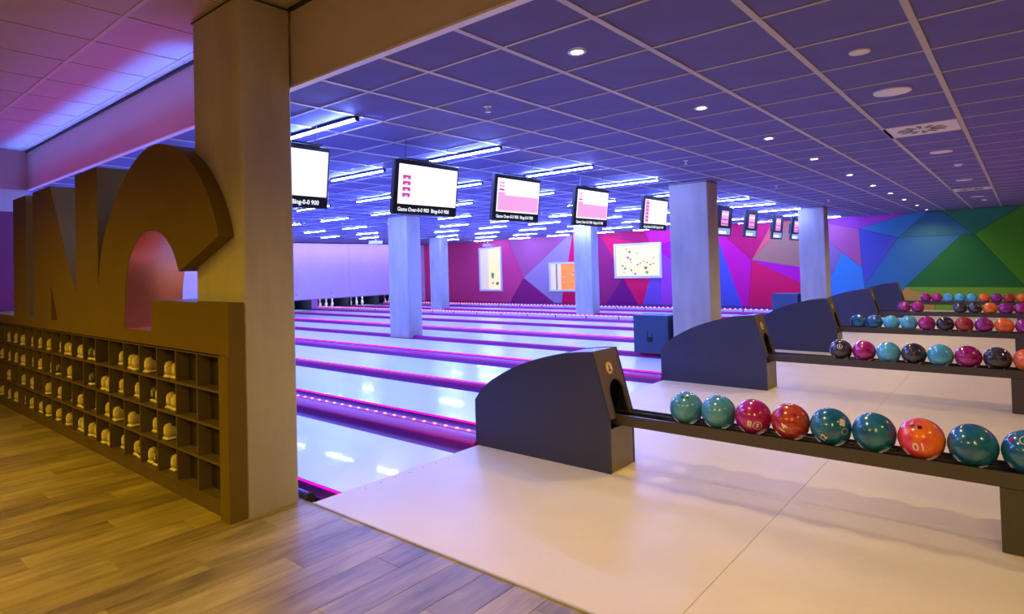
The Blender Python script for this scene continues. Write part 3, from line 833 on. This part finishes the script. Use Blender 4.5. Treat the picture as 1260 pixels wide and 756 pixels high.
    MB().cbox(2.09, 2.62, r0 + .002, r1 - .002, 0.004, .318, .004).obj('leg', M['rack'], t)
    MB().cbox(3.7, 4.08, r0 + .002, r1 - .002, 0.004, .318, .004).obj('leg', M['rack'], t)
    return t
WHERE = ['nearest dark ball return with curved hood and yellow round emblem', 'second ball return, its hood in front of the wide concrete pillar', 'third ball return, its dark hood below the pillar beside the sky blue panel',
         'fourth ball return, hood below the indigo wall panel', 'farthest ball return, hood against the blue and green wall panels']
br = ball_return()
for k in range(5):
    o = br if k == 0 else copy_tree(br)
    o['label'] = WHERE[k]; o['group'] = 'ball returns between the lanes'
    o.location = (-2.22, 3.92 + PITCH_Y * k, .004)

# ================================================================== BALLS
R = .1083
BM = dict(
    teal=marble('ball_teal', (0.015, 0.14, 0.30), (0.05, 0.28, 0.46), 7),
    tealmix=marble('ball_pale_teal', (0.03, 0.21, 0.38), (0.10, 0.35, 0.50), 6, .2, (0.38, 0.34, 0.36)),
    lblue=marble('ball_light_blue', (0.06, 0.38, 0.54), (0.10, 0.52, 0.64), 6),
    ocean=marble('ball_ocean_blue', (0.006, 0.10, 0.24), (0.02, 0.19, 0.34), 8),
    magenta=marble('ball_magenta', (0.30, 0.00, 0.10), (0.46, 0.02, 0.22), 7),
    black=marble('ball_black', (0.015, 0.013, 0.018), (0.07, 0.055, 0.06), 8),
    redor=marble('ball_red_orange', (0.34, 0.005, 0.05), (0.50, 0.07, 0.01), 9, .10),
    orange=marble('ball_orange', (0.85, 0.13, 0.01), (0.95, 0.22, 0.02), 5, .2),
    orangepink=marble('ball_orange_pink', (0.80, 0.03, 0.12), (0.95, 0.20, 0.015), 3.2, .05),
    purple=marble('ball_purple', (0.22, 0.01, 0.22), (0.40, 0.02, 0.16), 7),
    dred=marble('ball_dark_red', (0.30, 0.01, 0.02), (0.46, 0.05, 0.03), 8),
)
prof = [(R * math.sin(PI * i / 20) + (1e-5 if i in (0, 20) else 0), -R * math.cos(PI * i / 20)) for i in range(21)]
ball_base = MB().lathe(prof, n=32)
BALLMESH = {k: ball_base.mesh('ball', m) for k, m in BM.items()}

def on_ball(ball, name, shapes, d, roll, m, out=.0009):
    """flat shapes (verts, faces in uv) laid onto the ball surface about direction d"""
    d = Vector(d).normalized()
    right = Vector((0, 0, 1)).cross(d).normalized(); up = d.cross(right)
    c, s = math.cos(roll), math.sin(roll)
    b = MB()
    for vs, fs in shapes:
        vs, fs = fine_mesh(vs, fs)
        q = []
        for p in vs:
            a, e = p[0] * c - p[1] * s, p[0] * s + p[1] * c
            q.append((d + (right * a + up * e) / R).normalized() * (R + out))
        b.add(q, fs)
    return b.obj(name, m, ball)

def fine_mesh(vs, fs, lim=.012):
    """splits flat faces until every edge is short enough to follow the ball"""
    vs = [(p[0], p[1]) for p in vs]; out = []
    st = [[f[0], f[i], f[i + 1]] for f in fs for i in range(1, len(f) - 1)]
    while st:
        f = st.pop()
        e = [math.dist(vs[f[i]], vs[f[(i + 1) % 3]]) for i in range(3)]
        m = e.index(max(e))
        if e[m] < lim: out.append(f); continue
        a, b_, c = f[m], f[(m + 1) % 3], f[(m + 2) % 3]
        vs.append(((vs[a][0] + vs[b_][0]) / 2, (vs[a][1] + vs[b_][1]) / 2)); k = len(vs) - 1
        st += [[a, k, c], [k, b_, c]]
    return vs, out

def ring(r0, r1, cx=0, cy=0, n=24):
    vs = [(cx + r * math.cos(2 * PI * i / n), cy + r * math.sin(2 * PI * i / n)) for r in (r0, r1) for i in range(n)]
    return vs, [(i, i + n, (i + 1) % n + n, (i + 1) % n) for i in range(n)]
def dot(r, cx=0, cy=0, n=16):
    return [(cx + r * math.cos(2 * PI * i / n), cy + r * math.sin(2 * PI * i / n)) for i in range(n)], [list(range(n))]
def bar(a, b, c, d): return [(a, c), (b, c), (b, d), (a, d)], [[0, 1, 2, 3]]

def ball(x, y, z, kind, label, group):
    o = link('bowling_ball', BALLMESH[kind], None, (x, y, z))
    return tag(o, label, 'ball', group)

GR = 'bowling balls on the %s rack'
def rack_y(k): return 3.97 + PITCH_Y * k
ZB = .478
row1 = [('tealmix', 'pale marbled teal ball with two finger holes, first on the near rack'), ('tealmix', 'plain pale teal ball, second on the near rack beside the pale marbled one'),
        ('magenta', 'dark magenta ball with a printed bar mark and ring'), ('redor', 'red and orange swirled ball marked 14'),
        ('ocean', 'blue swirled ball with the number 12 low on its side'), ('ocean', 'plain ocean blue ball left of the orange ball on the near rack'),
        ('orangepink', 'orange ball with a pink patch marked 10'), ('ocean', 'plain dark teal ball right of the orange ball on the near rack'),
        ('ocean', 'blue ball with a pink mark and gold ring at the right picture edge'), ('lblue', 'pale blue ball past the near rack leg')]
b1 = []
for i, (kd, lb) in enumerate(row1):
    b1.append(ball(-1.755 + .2175 * i, rack_y(0), ZB, kd, lb, GR % 'nearest'))
def todir(b, dx, dz, dy=0):
    """direction on the ball, turned from the line to the camera by dx (right) and dz (up)"""
    v = Vector((0, 0, CAM_H)) - b.location; v.normalize()
    r = Vector((0, 0, 1)).cross(v).normalized(); u = v.cross(r)
    return v + r * dx + u * dz
# note: on a ball seen from the camera, +right of the surface frame runs to the picture's right
on_ball(b1[0], 'finger_hole', [dot(.011, -.017, 0), dot(.011, .017, .0)], todir(b1[0], -.1, .85), -.1, M['hole'])
t14 = text_mesh('14', .055, None, .0012); t12 = text_mesh('12', .045, None, .001); t10 = text_mesh('10', .062, None, .0012); t5 = text_mesh('5', .034, None, .001)
on_ball(b1[2], 'printed_mark', [bar(-.052, -.046, -.02, .02), bar(-.042, -.036, -.022, .022), bar(-.032, -.026, -.02, .02), ring(.024, .027, .012, -.005)], todir(b1[2], .12, -.5), -.12, M['ink'])
on_ball(b1[2], 'printed_letter', [([(p[0] + .012, p[1] - .005) for p in t5[0]], t5[1])], todir(b1[2], .12, -.5), -.12, M['ink'])
on_ball(b1[3], 'printed_number', [t14], todir(b1[3], -.45, -.45), 1.0, M['ink'])
on_ball(b1[4], 'finger_hole', [dot(.011)], todir(b1[4], -.62, .62), 0, M['hole'])
on_ball(b1[4], 'printed_number', [t12], todir(b1[4], -.5, -.8), .9, M['ink'])
on_ball(b1[4], 'printed_mark', [bar(-.012, .018, -.02, .02), ring(.020, .023, .03, -.05)], todir(b1[4], .65, .35), -.4, M['ink'])
on_ball(b1[6], 'finger_hole', [dot(.012, -.018, 0), dot(.012, .018, -.002)], todir(b1[6], -.25, .72), -.05, M['hole'])
on_ball(b1[6], 'printed_number', [t10], todir(b1[6], -.12, -.42), PI + .12, M['ink'])
on_ball(b1[8], 'printed_mark', [ring(.022, .026), t5], todir(b1[8], -.1, .62), -.1, M['ink'])
on_ball(b1[8], 'pink_print', [bar(-.085, -.055, -.014, .014)], todir(b1[8], -.1, .6), -.1, BM['magenta'])
row2 = [('black', 'black ball with a gold printed ring, first on the second rack'), ('magenta', 'magenta ball next to the black one at the start of the second rack'), ('lblue', 'light blue ball between the magenta and a black ball on the second rack'),
        ('black', 'black ball between two light blue balls on the second rack'), ('lblue', 'light blue ball left of the dark magenta ball on the second rack'), ('magenta', 'dark magenta ball with a finger hole on the second rack'),
        ('black', 'large-looking black ball left of the orange ball on the second rack'), ('orange', 'orange ball at the right picture edge on the second rack')]
b2 = [ball(-1.52 + .2165 * i, rack_y(1), ZB, kd, lb, GR % 'second') for i, (kd, lb) in enumerate(row2)]
on_ball(b2[0], 'printed_mark', [ring(.022, .027), dot(.008)], todir(b2[0], -.1, .35), 0, M['ink'])
on_ball(b2[5], 'finger_hole', [dot(.009)], todir(b2[5], .55, -.1), 0, M['hole'])
row3 = [('ocean', 'dark teal ball, first on the third rack'), ('ocean', 'dark teal ball with small holes, second on the third rack'), ('lblue', 'light blue ball, third on the third rack'), ('lblue', 'light blue ball left of the magenta one on the third rack'),
        ('magenta', 'magenta ball left of the black one on the third rack'), ('black', 'only black ball on the third rack'), ('dred', 'red ball right of the black one on the third rack'), ('purple', 'purple ball left of the orange one on the third rack'),
        ('orange', 'orange ball on the third rack'), ('purple', 'purple ball at the right end of the third rack')]
b3 = [ball(-1.87 + .2068 * i + .0097 * min(i, 3) * 0, rack_y(2), ZB, kd, lb, GR % 'third') for i, (kd, lb) in enumerate(row3)]
for i, b in enumerate(b3): b.location.x = -1.97 + .2168 * i
on_ball(b3[1], 'finger_hole', [dot(.010, -.02, 0), dot(.010, .02, 0)], todir(b3[1], .1, -.2), 0, M['hole'])
row4 = [(0, 'purple', 'magenta ball, first on the fourth rack'), (1, 'magenta', 'magenta-red ball, second on the fourth rack before the gap'), (4, 'black', 'black ball right of the gap on the fourth rack'), (5, 'black', 'second black ball, left of the orange one on the fourth rack'),
        (6, 'orange', 'orange ball on the fourth rack'), (7, 'purple', 'purple ball right of the orange one on the fourth rack'), (8, 'magenta', 'magenta ball at the right end of the fourth rack')]
for i, kd, lb in row4: ball(-1.80 + .2170 * i, rack_y(3), ZB, kd, lb, GR % 'fourth')
row5 = [('magenta', 'magenta ball, first on the farthest rack'), ('magenta', 'magenta ball, second on the farthest rack'), ('lblue', 'light blue ball next to the magenta ones on the farthest rack'), ('lblue', 'middle one of three light blue balls on the farthest rack'),
        ('lblue', 'light blue ball left of the orange one on the farthest rack'), ('orange', 'orange ball between light blue and purple on the farthest rack'), ('purple', 'purple ball on the farthest rack'), ('dred', 'dark red ball on the farthest rack'), ('orange', 'orange ball at the right end of the farthest rack')]
for i, (kd, lb) in enumerate(row5): ball(-1.80 + .2168 * i, rack_y(4), ZB, kd, lb, GR % 'farthest')

# ================================================================== SCREENS OVER THE LANES
cap_txt = text_mesh('Game Over-0-0 900  Bing-0-0 900', .05, None, .0014)
def yz(b, vs, fs, x, oy, oz):
    return b.add([(x, p[0] + oy, p[1] + oz) for p in vs], fs)
def screen_quad(name, y0, y1, z0, z1, x, m, par): return MB().add([(x, y0, z0), (x, y1, z0), (x, y1, z1), (x, y0, z1)], [[0, 1, 2, 3]]).obj(name, m, par)
def monitor(kind, label, y):
    t = thing('score_monitor', label, 'monitor', (-4.3, y, 2.22), 0, 'score screens hanging in a row')
    t.rotation_euler = (0, math.radians(7), 0)
    W, Hh = (.78 if kind == 'blank' else .82, .50) if kind != 'far' else (.74, .56)
    c = MB().cbox(-Hh / 2, Hh / 2, -W / 2, W / 2, 0, .045, .008)
    c.v = [(z - .045, yy, -xx) for xx, yy, z in c.v]
    c.obj('casing', M['black'], t)
    MB().box(-.13, -.06, -.16, .16, -.12, .12).obj('rear_box', M['black'], t)
    for s in (-.27, .27):
        MB().box(-.04, -.036, s - .0025, s + .0025, Hh / 2 - .02, .455).obj('hanger', M['rack'], t)
    MB().box(-.10, .02, -.3, .3, Hh / 2 + .004, Hh / 2 + .016).obj('top_bracket', M['black'], t)
    if kind == 'far':
        s = screen_quad('screen', -.19, .16, -.08, .20, .0012, M['screen_pink'], t)
        for z in (.12, .02, -.06): screen_quad('score_line', -.17, .14, z, z + .03, .0022, M['screen_white'] if z == .12 else M['screen_magenta'], s)
        g = screen_quad('caption_strip', -.33, .30, -.25, -.13, .0012, M['screen_grey'], t)
        screen_quad('caption_mark', -.29, .10, -.235, -.185, .0022, M['screen_white'], g)
        return t
    s = screen_quad('screen', -W / 2 + .045, W / 2 - .022, -.155, Hh / 2 - .04, .0012, M['screen_white'], t)
    yl, yr, zt = -W / 2 + .045, W / 2 - .022, Hh / 2 - .04
    if kind == 'labels':
        for i in range(4):
            z = .075 - .055 * i
            b = MB().add([(.0022, yl + .05, z), (.0022, yl + .145, z), (.0022, yl + .145, z + .036), (.0022, yl + .05, z + .036)], [[0, 1, 2, 3]])
            o = b.obj('player_label', M['screen_magenta'], s)
            screen_quad('player_name', yl + .082, yl + .113, z + .006, z + .014, .0030, M['screen_white'], s)
    elif kind == 'half':
        screen_quad('pink_field', yl + .02, yr - .012, -.14, .03, .0022, M['screen_pink'], s)
        screen_quad('pink_margin', yl + .02, yl + .135, .03, .06, .0022, M['screen_pink'], s)
        for z in (.075, .115, .15): screen_quad('player_label', yl + .03, yl + .12, z, z + .02, .0022, M['screen_magenta'] if z == .075 else M['screen_pink'], s)
    elif kind == 'list':
        screen_quad('player_column', yl + .02, yl + .14, -.14, zt - .015, .0022, M['screen_pink'], s)
        for i in range(6): screen_quad('player_label', yl + .04, yl + .12, -.12 + .052 * i, -.095 + .052 * i, .0030, M['screen_magenta'], s)
    b = MB(); yz(b, *cap_txt, .0015, -.02, -.205)
    wd = max(p[1] for p in b.v) - min(p[1] for p in b.v)
    b.v = [(p[0], -.03 + (p[1] + .02) * .66 / wd, p[2]) for p in b.v]
    b.obj('caption', M['screen_text'], t)
    return t
for kd, y, lb in (('blank', 2.565, 'bright blank score screen cut off by the near pillar'), ('labels', 4.05, 'score screen with four purple labels on white'), ('half', 5.43, 'score screen, white above and pink below, left of the similar smaller one'),
                  ('half', 7.0, 'smaller white and pink score screen above the far pillar'), ('list', 8.84, 'score screen with a pink list down its left side'),
                  ('far', 11.75, 'small pink screen half hidden by the wide pillar'), ('far', 13.27, 'small dark-framed pink screen, second right of the wide pillar'), ('far', 15.1, 'small dark-framed pink screen over the beige wall panel'), ('far', 16.58, 'farthest small pink screen beside the far right pillar')):
    monitor(kd, lb, y)

# ================================================================== CEILING FITTINGS
def tube_light():
    t = thing('tube_light', '', 'ceiling light')
    MB().box(0, 1.04, -.018, .018, .016, .034).obj('housing', M['black'], t)
    for a in (-.010, 1.04): MB().box(a, a + .010, -.017, .017, -.003, .034).obj('end_cap', M['black'], t)
    b = MB()
    pr = [(-.013 * math.cos(PI * (.16 + .68 * i / 8)), .016 - .016 * math.sin(PI * (.16 + .68 * i / 8))) for i in range(9)]
    b.strip(pr, 0, 1.04, True); b.obj('tube', M['tube'], t)
    return t
TX = [-4.93, -6.72, -8.50, -10.33, -12.16, -14.05, -15.92, -17.88]
TY = [2.93, 4.66, 6.38, 8.12, 10.06, 11.92, 13.5, 15.4, 17.45, 19.5]
tl = tube_light()
for i, x in enumerate(TX):
    for j, y in enumerate(TY):
        o = tl if (i, j) == (0, 0) else copy_tree(tl)
        o.location = (x, y, Z1 - .036)
        o['label'] = 'slim tube light, %s row behind the screens, %s from the near side' % (ORD[i], ORD[j])
        o['group'] = 'tube lights over the lanes'

def downlight():
    t = thing('downlight', '', 'ceiling light')
    MB().lathe([(.034, .0), (.05, -.004), (.052, -.001), (.052, .004)], n=20).obj('trim_ring', M['white'], t)
    MB().lathe([(.0001, -.0005), (.034, -.0005)], n=20).obj('lens', M['bulb'], t)
    l = bpy.data.lights.new('downlight_lamp', 'SPOT'); l.energy = SPOT_W * 1.15; l.color = SPOT_C; l.spot_size = math.radians(150); l.spot_blend = 1.0; l.shadow_soft_size = .03
    link('downlight_lamp', l, t, (0, 0, -.02))
    return t
dl = downlight()
for j, y in enumerate([2.95, 4.72, 6.4, 8.14, 10.12, 11.95, 13.7, 15.5, 17.5, 19.4]):
    o = dl if j == 0 else copy_tree(dl)
    o.location = (-1.88, y, Z1 - .002)
    o['label'] = 'lit warm downlight, %s from the camera in the row over the approaches' % ORD[j]; o['group'] = 'warm downlights over the approaches'
# the same row again further right, outside the picture
for k_, y in enumerate((3.0, 6.6, 10.2, 13.8, 17.4)):
    o = copy_tree(dl); o.location = (1.6, y, Z1 - .002); o['label'] = 'warm downlight of the outer row beyond the racks, %s from the camera' % ORD[k_]; o['group'] = 'downlights behind the racks'

def disc(y, r, lb):
    t = thing('ceiling_speaker', lb, 'ceiling speaker', (-.69, y, Z1))
    MB().lathe([(r * .86, -.002), (r, -.008), (r, .003)], n=28).obj('rim', M['white'], t)
    MB().lathe([(.0001, -.003), (r * .88, -.003)], n=28).obj('grille', M['lens_off'], t)
disc(4.13, .055, 'small round white ceiling fitting nearest the camera'); disc(5.3, .12, 'largest looking white round ceiling disc before the vent tile')
disc(8.8, .11, 'white round ceiling disc just behind the vent tile'); disc(12.4, .11, 'third large white ceiling disc in the row'); disc(16.2, .11, 'farthest white ceiling disc near the painted wall')
for y in (10.2, 17.2):
    t = thing('exit_detector', 'tiny ceiling detector %s' % ('between the second and third discs' if y < 12 else 'near the painted wall'), 'detector', (-.62, y, Z1))
    MB().lathe([(.0001, -.03), (.03, -.028), (.045, -.01), (.05, 0)], n=16).obj('cover', M['lens_off'], t)
for k, (x, y) in enumerate(DIFF):
    t = thing('air_diffuser', ('near' if k == 0 else 'far') + ' square ceiling vent tile with swirl slots', 'ceiling vent', (x - .0085, y, Z1))
    MB().box(-.285, .285, -.29, .29, -.002, .02).obj('plate', M['white'], t)
    for j in range(12):
        a = 2 * PI * j / 12
        c, s = math.cos(a), math.sin(a)
        pts = [(.07, -.012), (.19, -.028), (.20, .012), (.08, .012)]
        MB().prism([(p * c - q * s, p * s + q * c) for p, q in pts], -.0045, -.0015, 'z').obj('slot', M['black'] if j % 3 == 0 else M['rack'], t)
for k, (x, y) in enumerate([(-3.0, 3.46), (-3.0, 7.0), (-3.0, 10.5), (-3.0, 14.0), (-8.2, 11.2), (-12.6, 9.0)]):
    t = thing('sprinkler', 'small pendent sprinkler head on the ceiling, %s from the camera' % ORD[k], 'sprinkler', (x, y, Z1), 0, 'sprinkler heads')
    MB().lathe([(.03, 0), (.028, -.006), (.008, -.008), (.008, -.03), (.002, -.04)], n=14).obj('body', M['white'], t)
    MB().lathe([(.0001, -.042), (.022, -.044), (.022, -.041)], n=12).obj('deflector', M['white'], t)
for x, y, lb in ((-16.0, 12.7, 'white ceiling projector before the pale masking wall'), (-16.6, 18.9, 'white ceiling projector above the tall narrow poster')):
    t = thing('projector', lb, 'projector', (x, y, Z1), .3)
    MB().lathe([(.07, 0), (.07, -.02), (.02, -.03), (.02, -.2)], n=12).obj('mount', M['white'], t)
    b = MB().cbox(-.17, .17, -.14, .14, -.31, -.2, .02); b.obj('body', M['white'], t)
    MB().lathe([(.04, -.17), (.045, -.2), (.03, -.21), (.0001, -.205)], (0, .05, -.25), 14, 'x').obj('lens', M['black'], t)

# ================================================================== POSTERS ON THE PAINTED WALL
def poster(name, label, x0, x1, z0, z1, fw=.07):
    t = thing(name, label, 'poster', ((x0 + x1) / 2, YW, (z0 + z1) / 2))
    a, b = (x1 - x0) / 2, (z1 - z0) / 2
    for n_, q in (('frame_bar', (-a, a, b - fw, b)), ('frame_bar', (-a, a, -b, -b + fw)), ('frame_bar', (-a, -a + fw, -b + fw, b - fw)), ('frame_bar', (a - fw, a, -b + fw, b - fw))):
        MB().box(q[0], q[1], -.06, 0, q[2], q[3]).obj(n_, M['frame'], t)
    return t, a - fw, b - fw
def sheet(t, x0, x1, z0, z1, m, y=-.03, name='sheet'): return MB().add([(x0, y, z0), (x1, y, z0), (x1, y, z1), (x0, y, z1)], [[0, 1, 2, 3]]).obj(name, m, t)
def blob(t, x, z, r, m, y=-.034, sx=1.0):
    vs = [(x + r * sx * (1 + .25 * math.sin(3 * a)) * math.cos(a), y, z + r * (1 + .2 * math.cos(2 * a)) * math.sin(a)) for a in [2 * PI * i / 12 for i in range(12)]]
    MB().add(vs, [list(range(12))]).obj('motif', m, t)
t, a, b = poster('framed_poster', 'tall narrow lit poster in a white frame on the rose wall panel', -18.24, -16.95, .465, 2.36)
sheet(t, -a, a, -b, b, M['poster']); s = sheet(t, -a, -.12, -b, b, M['poster_cream'], -.032)
blob(t, .12, -.28, .16, M['poster_green'], sx=.5); blob(t, .38, -.62, .08, M['poster_brown']); blob(t, .12, -.6, .05, M['poster_purple'])
t, a, b = poster('framed_poster', 'cream and orange lit poster half hidden by the far pillar', -14.48, -12.5, .46, 1.62)
sheet(t, -a, a, -b, b, M['poster_orange']); sheet(t, -a, -.42, -b, b, M['poster_cream'], -.032); sheet(t, -.66, -.60, -b, b, M['poster_brown'], -.034, 'stripe')
rp = random.Random(5)
for i in range(9): blob(t, -.28 + rp.random() * .75, -.4 + rp.random() * .85, .035, M['frame'] if i % 2 else M['poster_yellow'])
t, a, b = poster('framed_poster', 'wide pale poster with scattered flowers in a white frame', -11.51, -9.64, .955, 2.215, .08)
sheet(t, -a, a, -b, b, M['poster'])
for x, z, r, m in ((-.42, .42, .03, 'red'), (-.3, .32, .05, 'brown'), (.0, .26, .03, 'green'), (-.38, .12, .05, 'purple'), (-.28, .05, .04, 'red'), (-.25, -.06, .03, 'green'), (-.6, -.18, .04, 'purple'), (-.5, -.28, .05, 'green'), (-.25, -.34, .045, 'green'),
                   (-.1, -.48, .045, 'purple'), (.0, -.15, .035, 'red'), (.12, -.1, .03, 'green'), (.25, -.03, .03, 'green'), (.32, -.27, .06, 'brown'), (.36, -.43, .06, 'green'), (.5, -.15, .035, 'brown'), (.62, -.12, .03, 'brown'), (.64, .08, .03, 'green'), (-.55, -.42, .03, 'yellow'), (.38, -.08, .03, 'brown')):
    blob(t, x, z, r, M['poster_' + m])
t, a, b = poster('framed_poster', 'white-framed poster showing only its left edge beside the wide pillar', -9.22, -8.2, .22, 2.05)
sheet(t, -a, a, -b, b, M['poster'])

# ================================================================== SPEAKER CABINETS ON THE LANE DIVIDERS
for x_, y, lb in ((-4.46, 8.86, 'dark blue box standing left of the wide concrete pillar'), (-4.39, 15.70, 'dark blue box beside the farther right pillar')):
    t = thing('speaker_box', lb, 'speaker', (x_, y, 0), 0)
    MB().cbox(-.29, .29, 0, .42, .056, .65, .008).obj('cabinet', M['speaker'], t)
    MB().box(-.26, .26, .02, .40, .052, .058).obj('base', M['black'], t)
    MB().box(-.06, .03, -.006, 0, .23, .30).obj('handle_recess', M['black'], t)
    MB().box(-.06, -.045, -.008, 0, .30, .40).box(-.06, .03, -.008, 0, .30, .312).obj('bracket', M['black'], t)
    MB().box(-.05, .02, -.008, -.0, .315, .36).obj('socket_plate', M['hoodtop'], t)

# tidy: no empty labels left
for o in bpy.data.objects:
    if 'label' in o.keys() and not o['label']: del o['label']
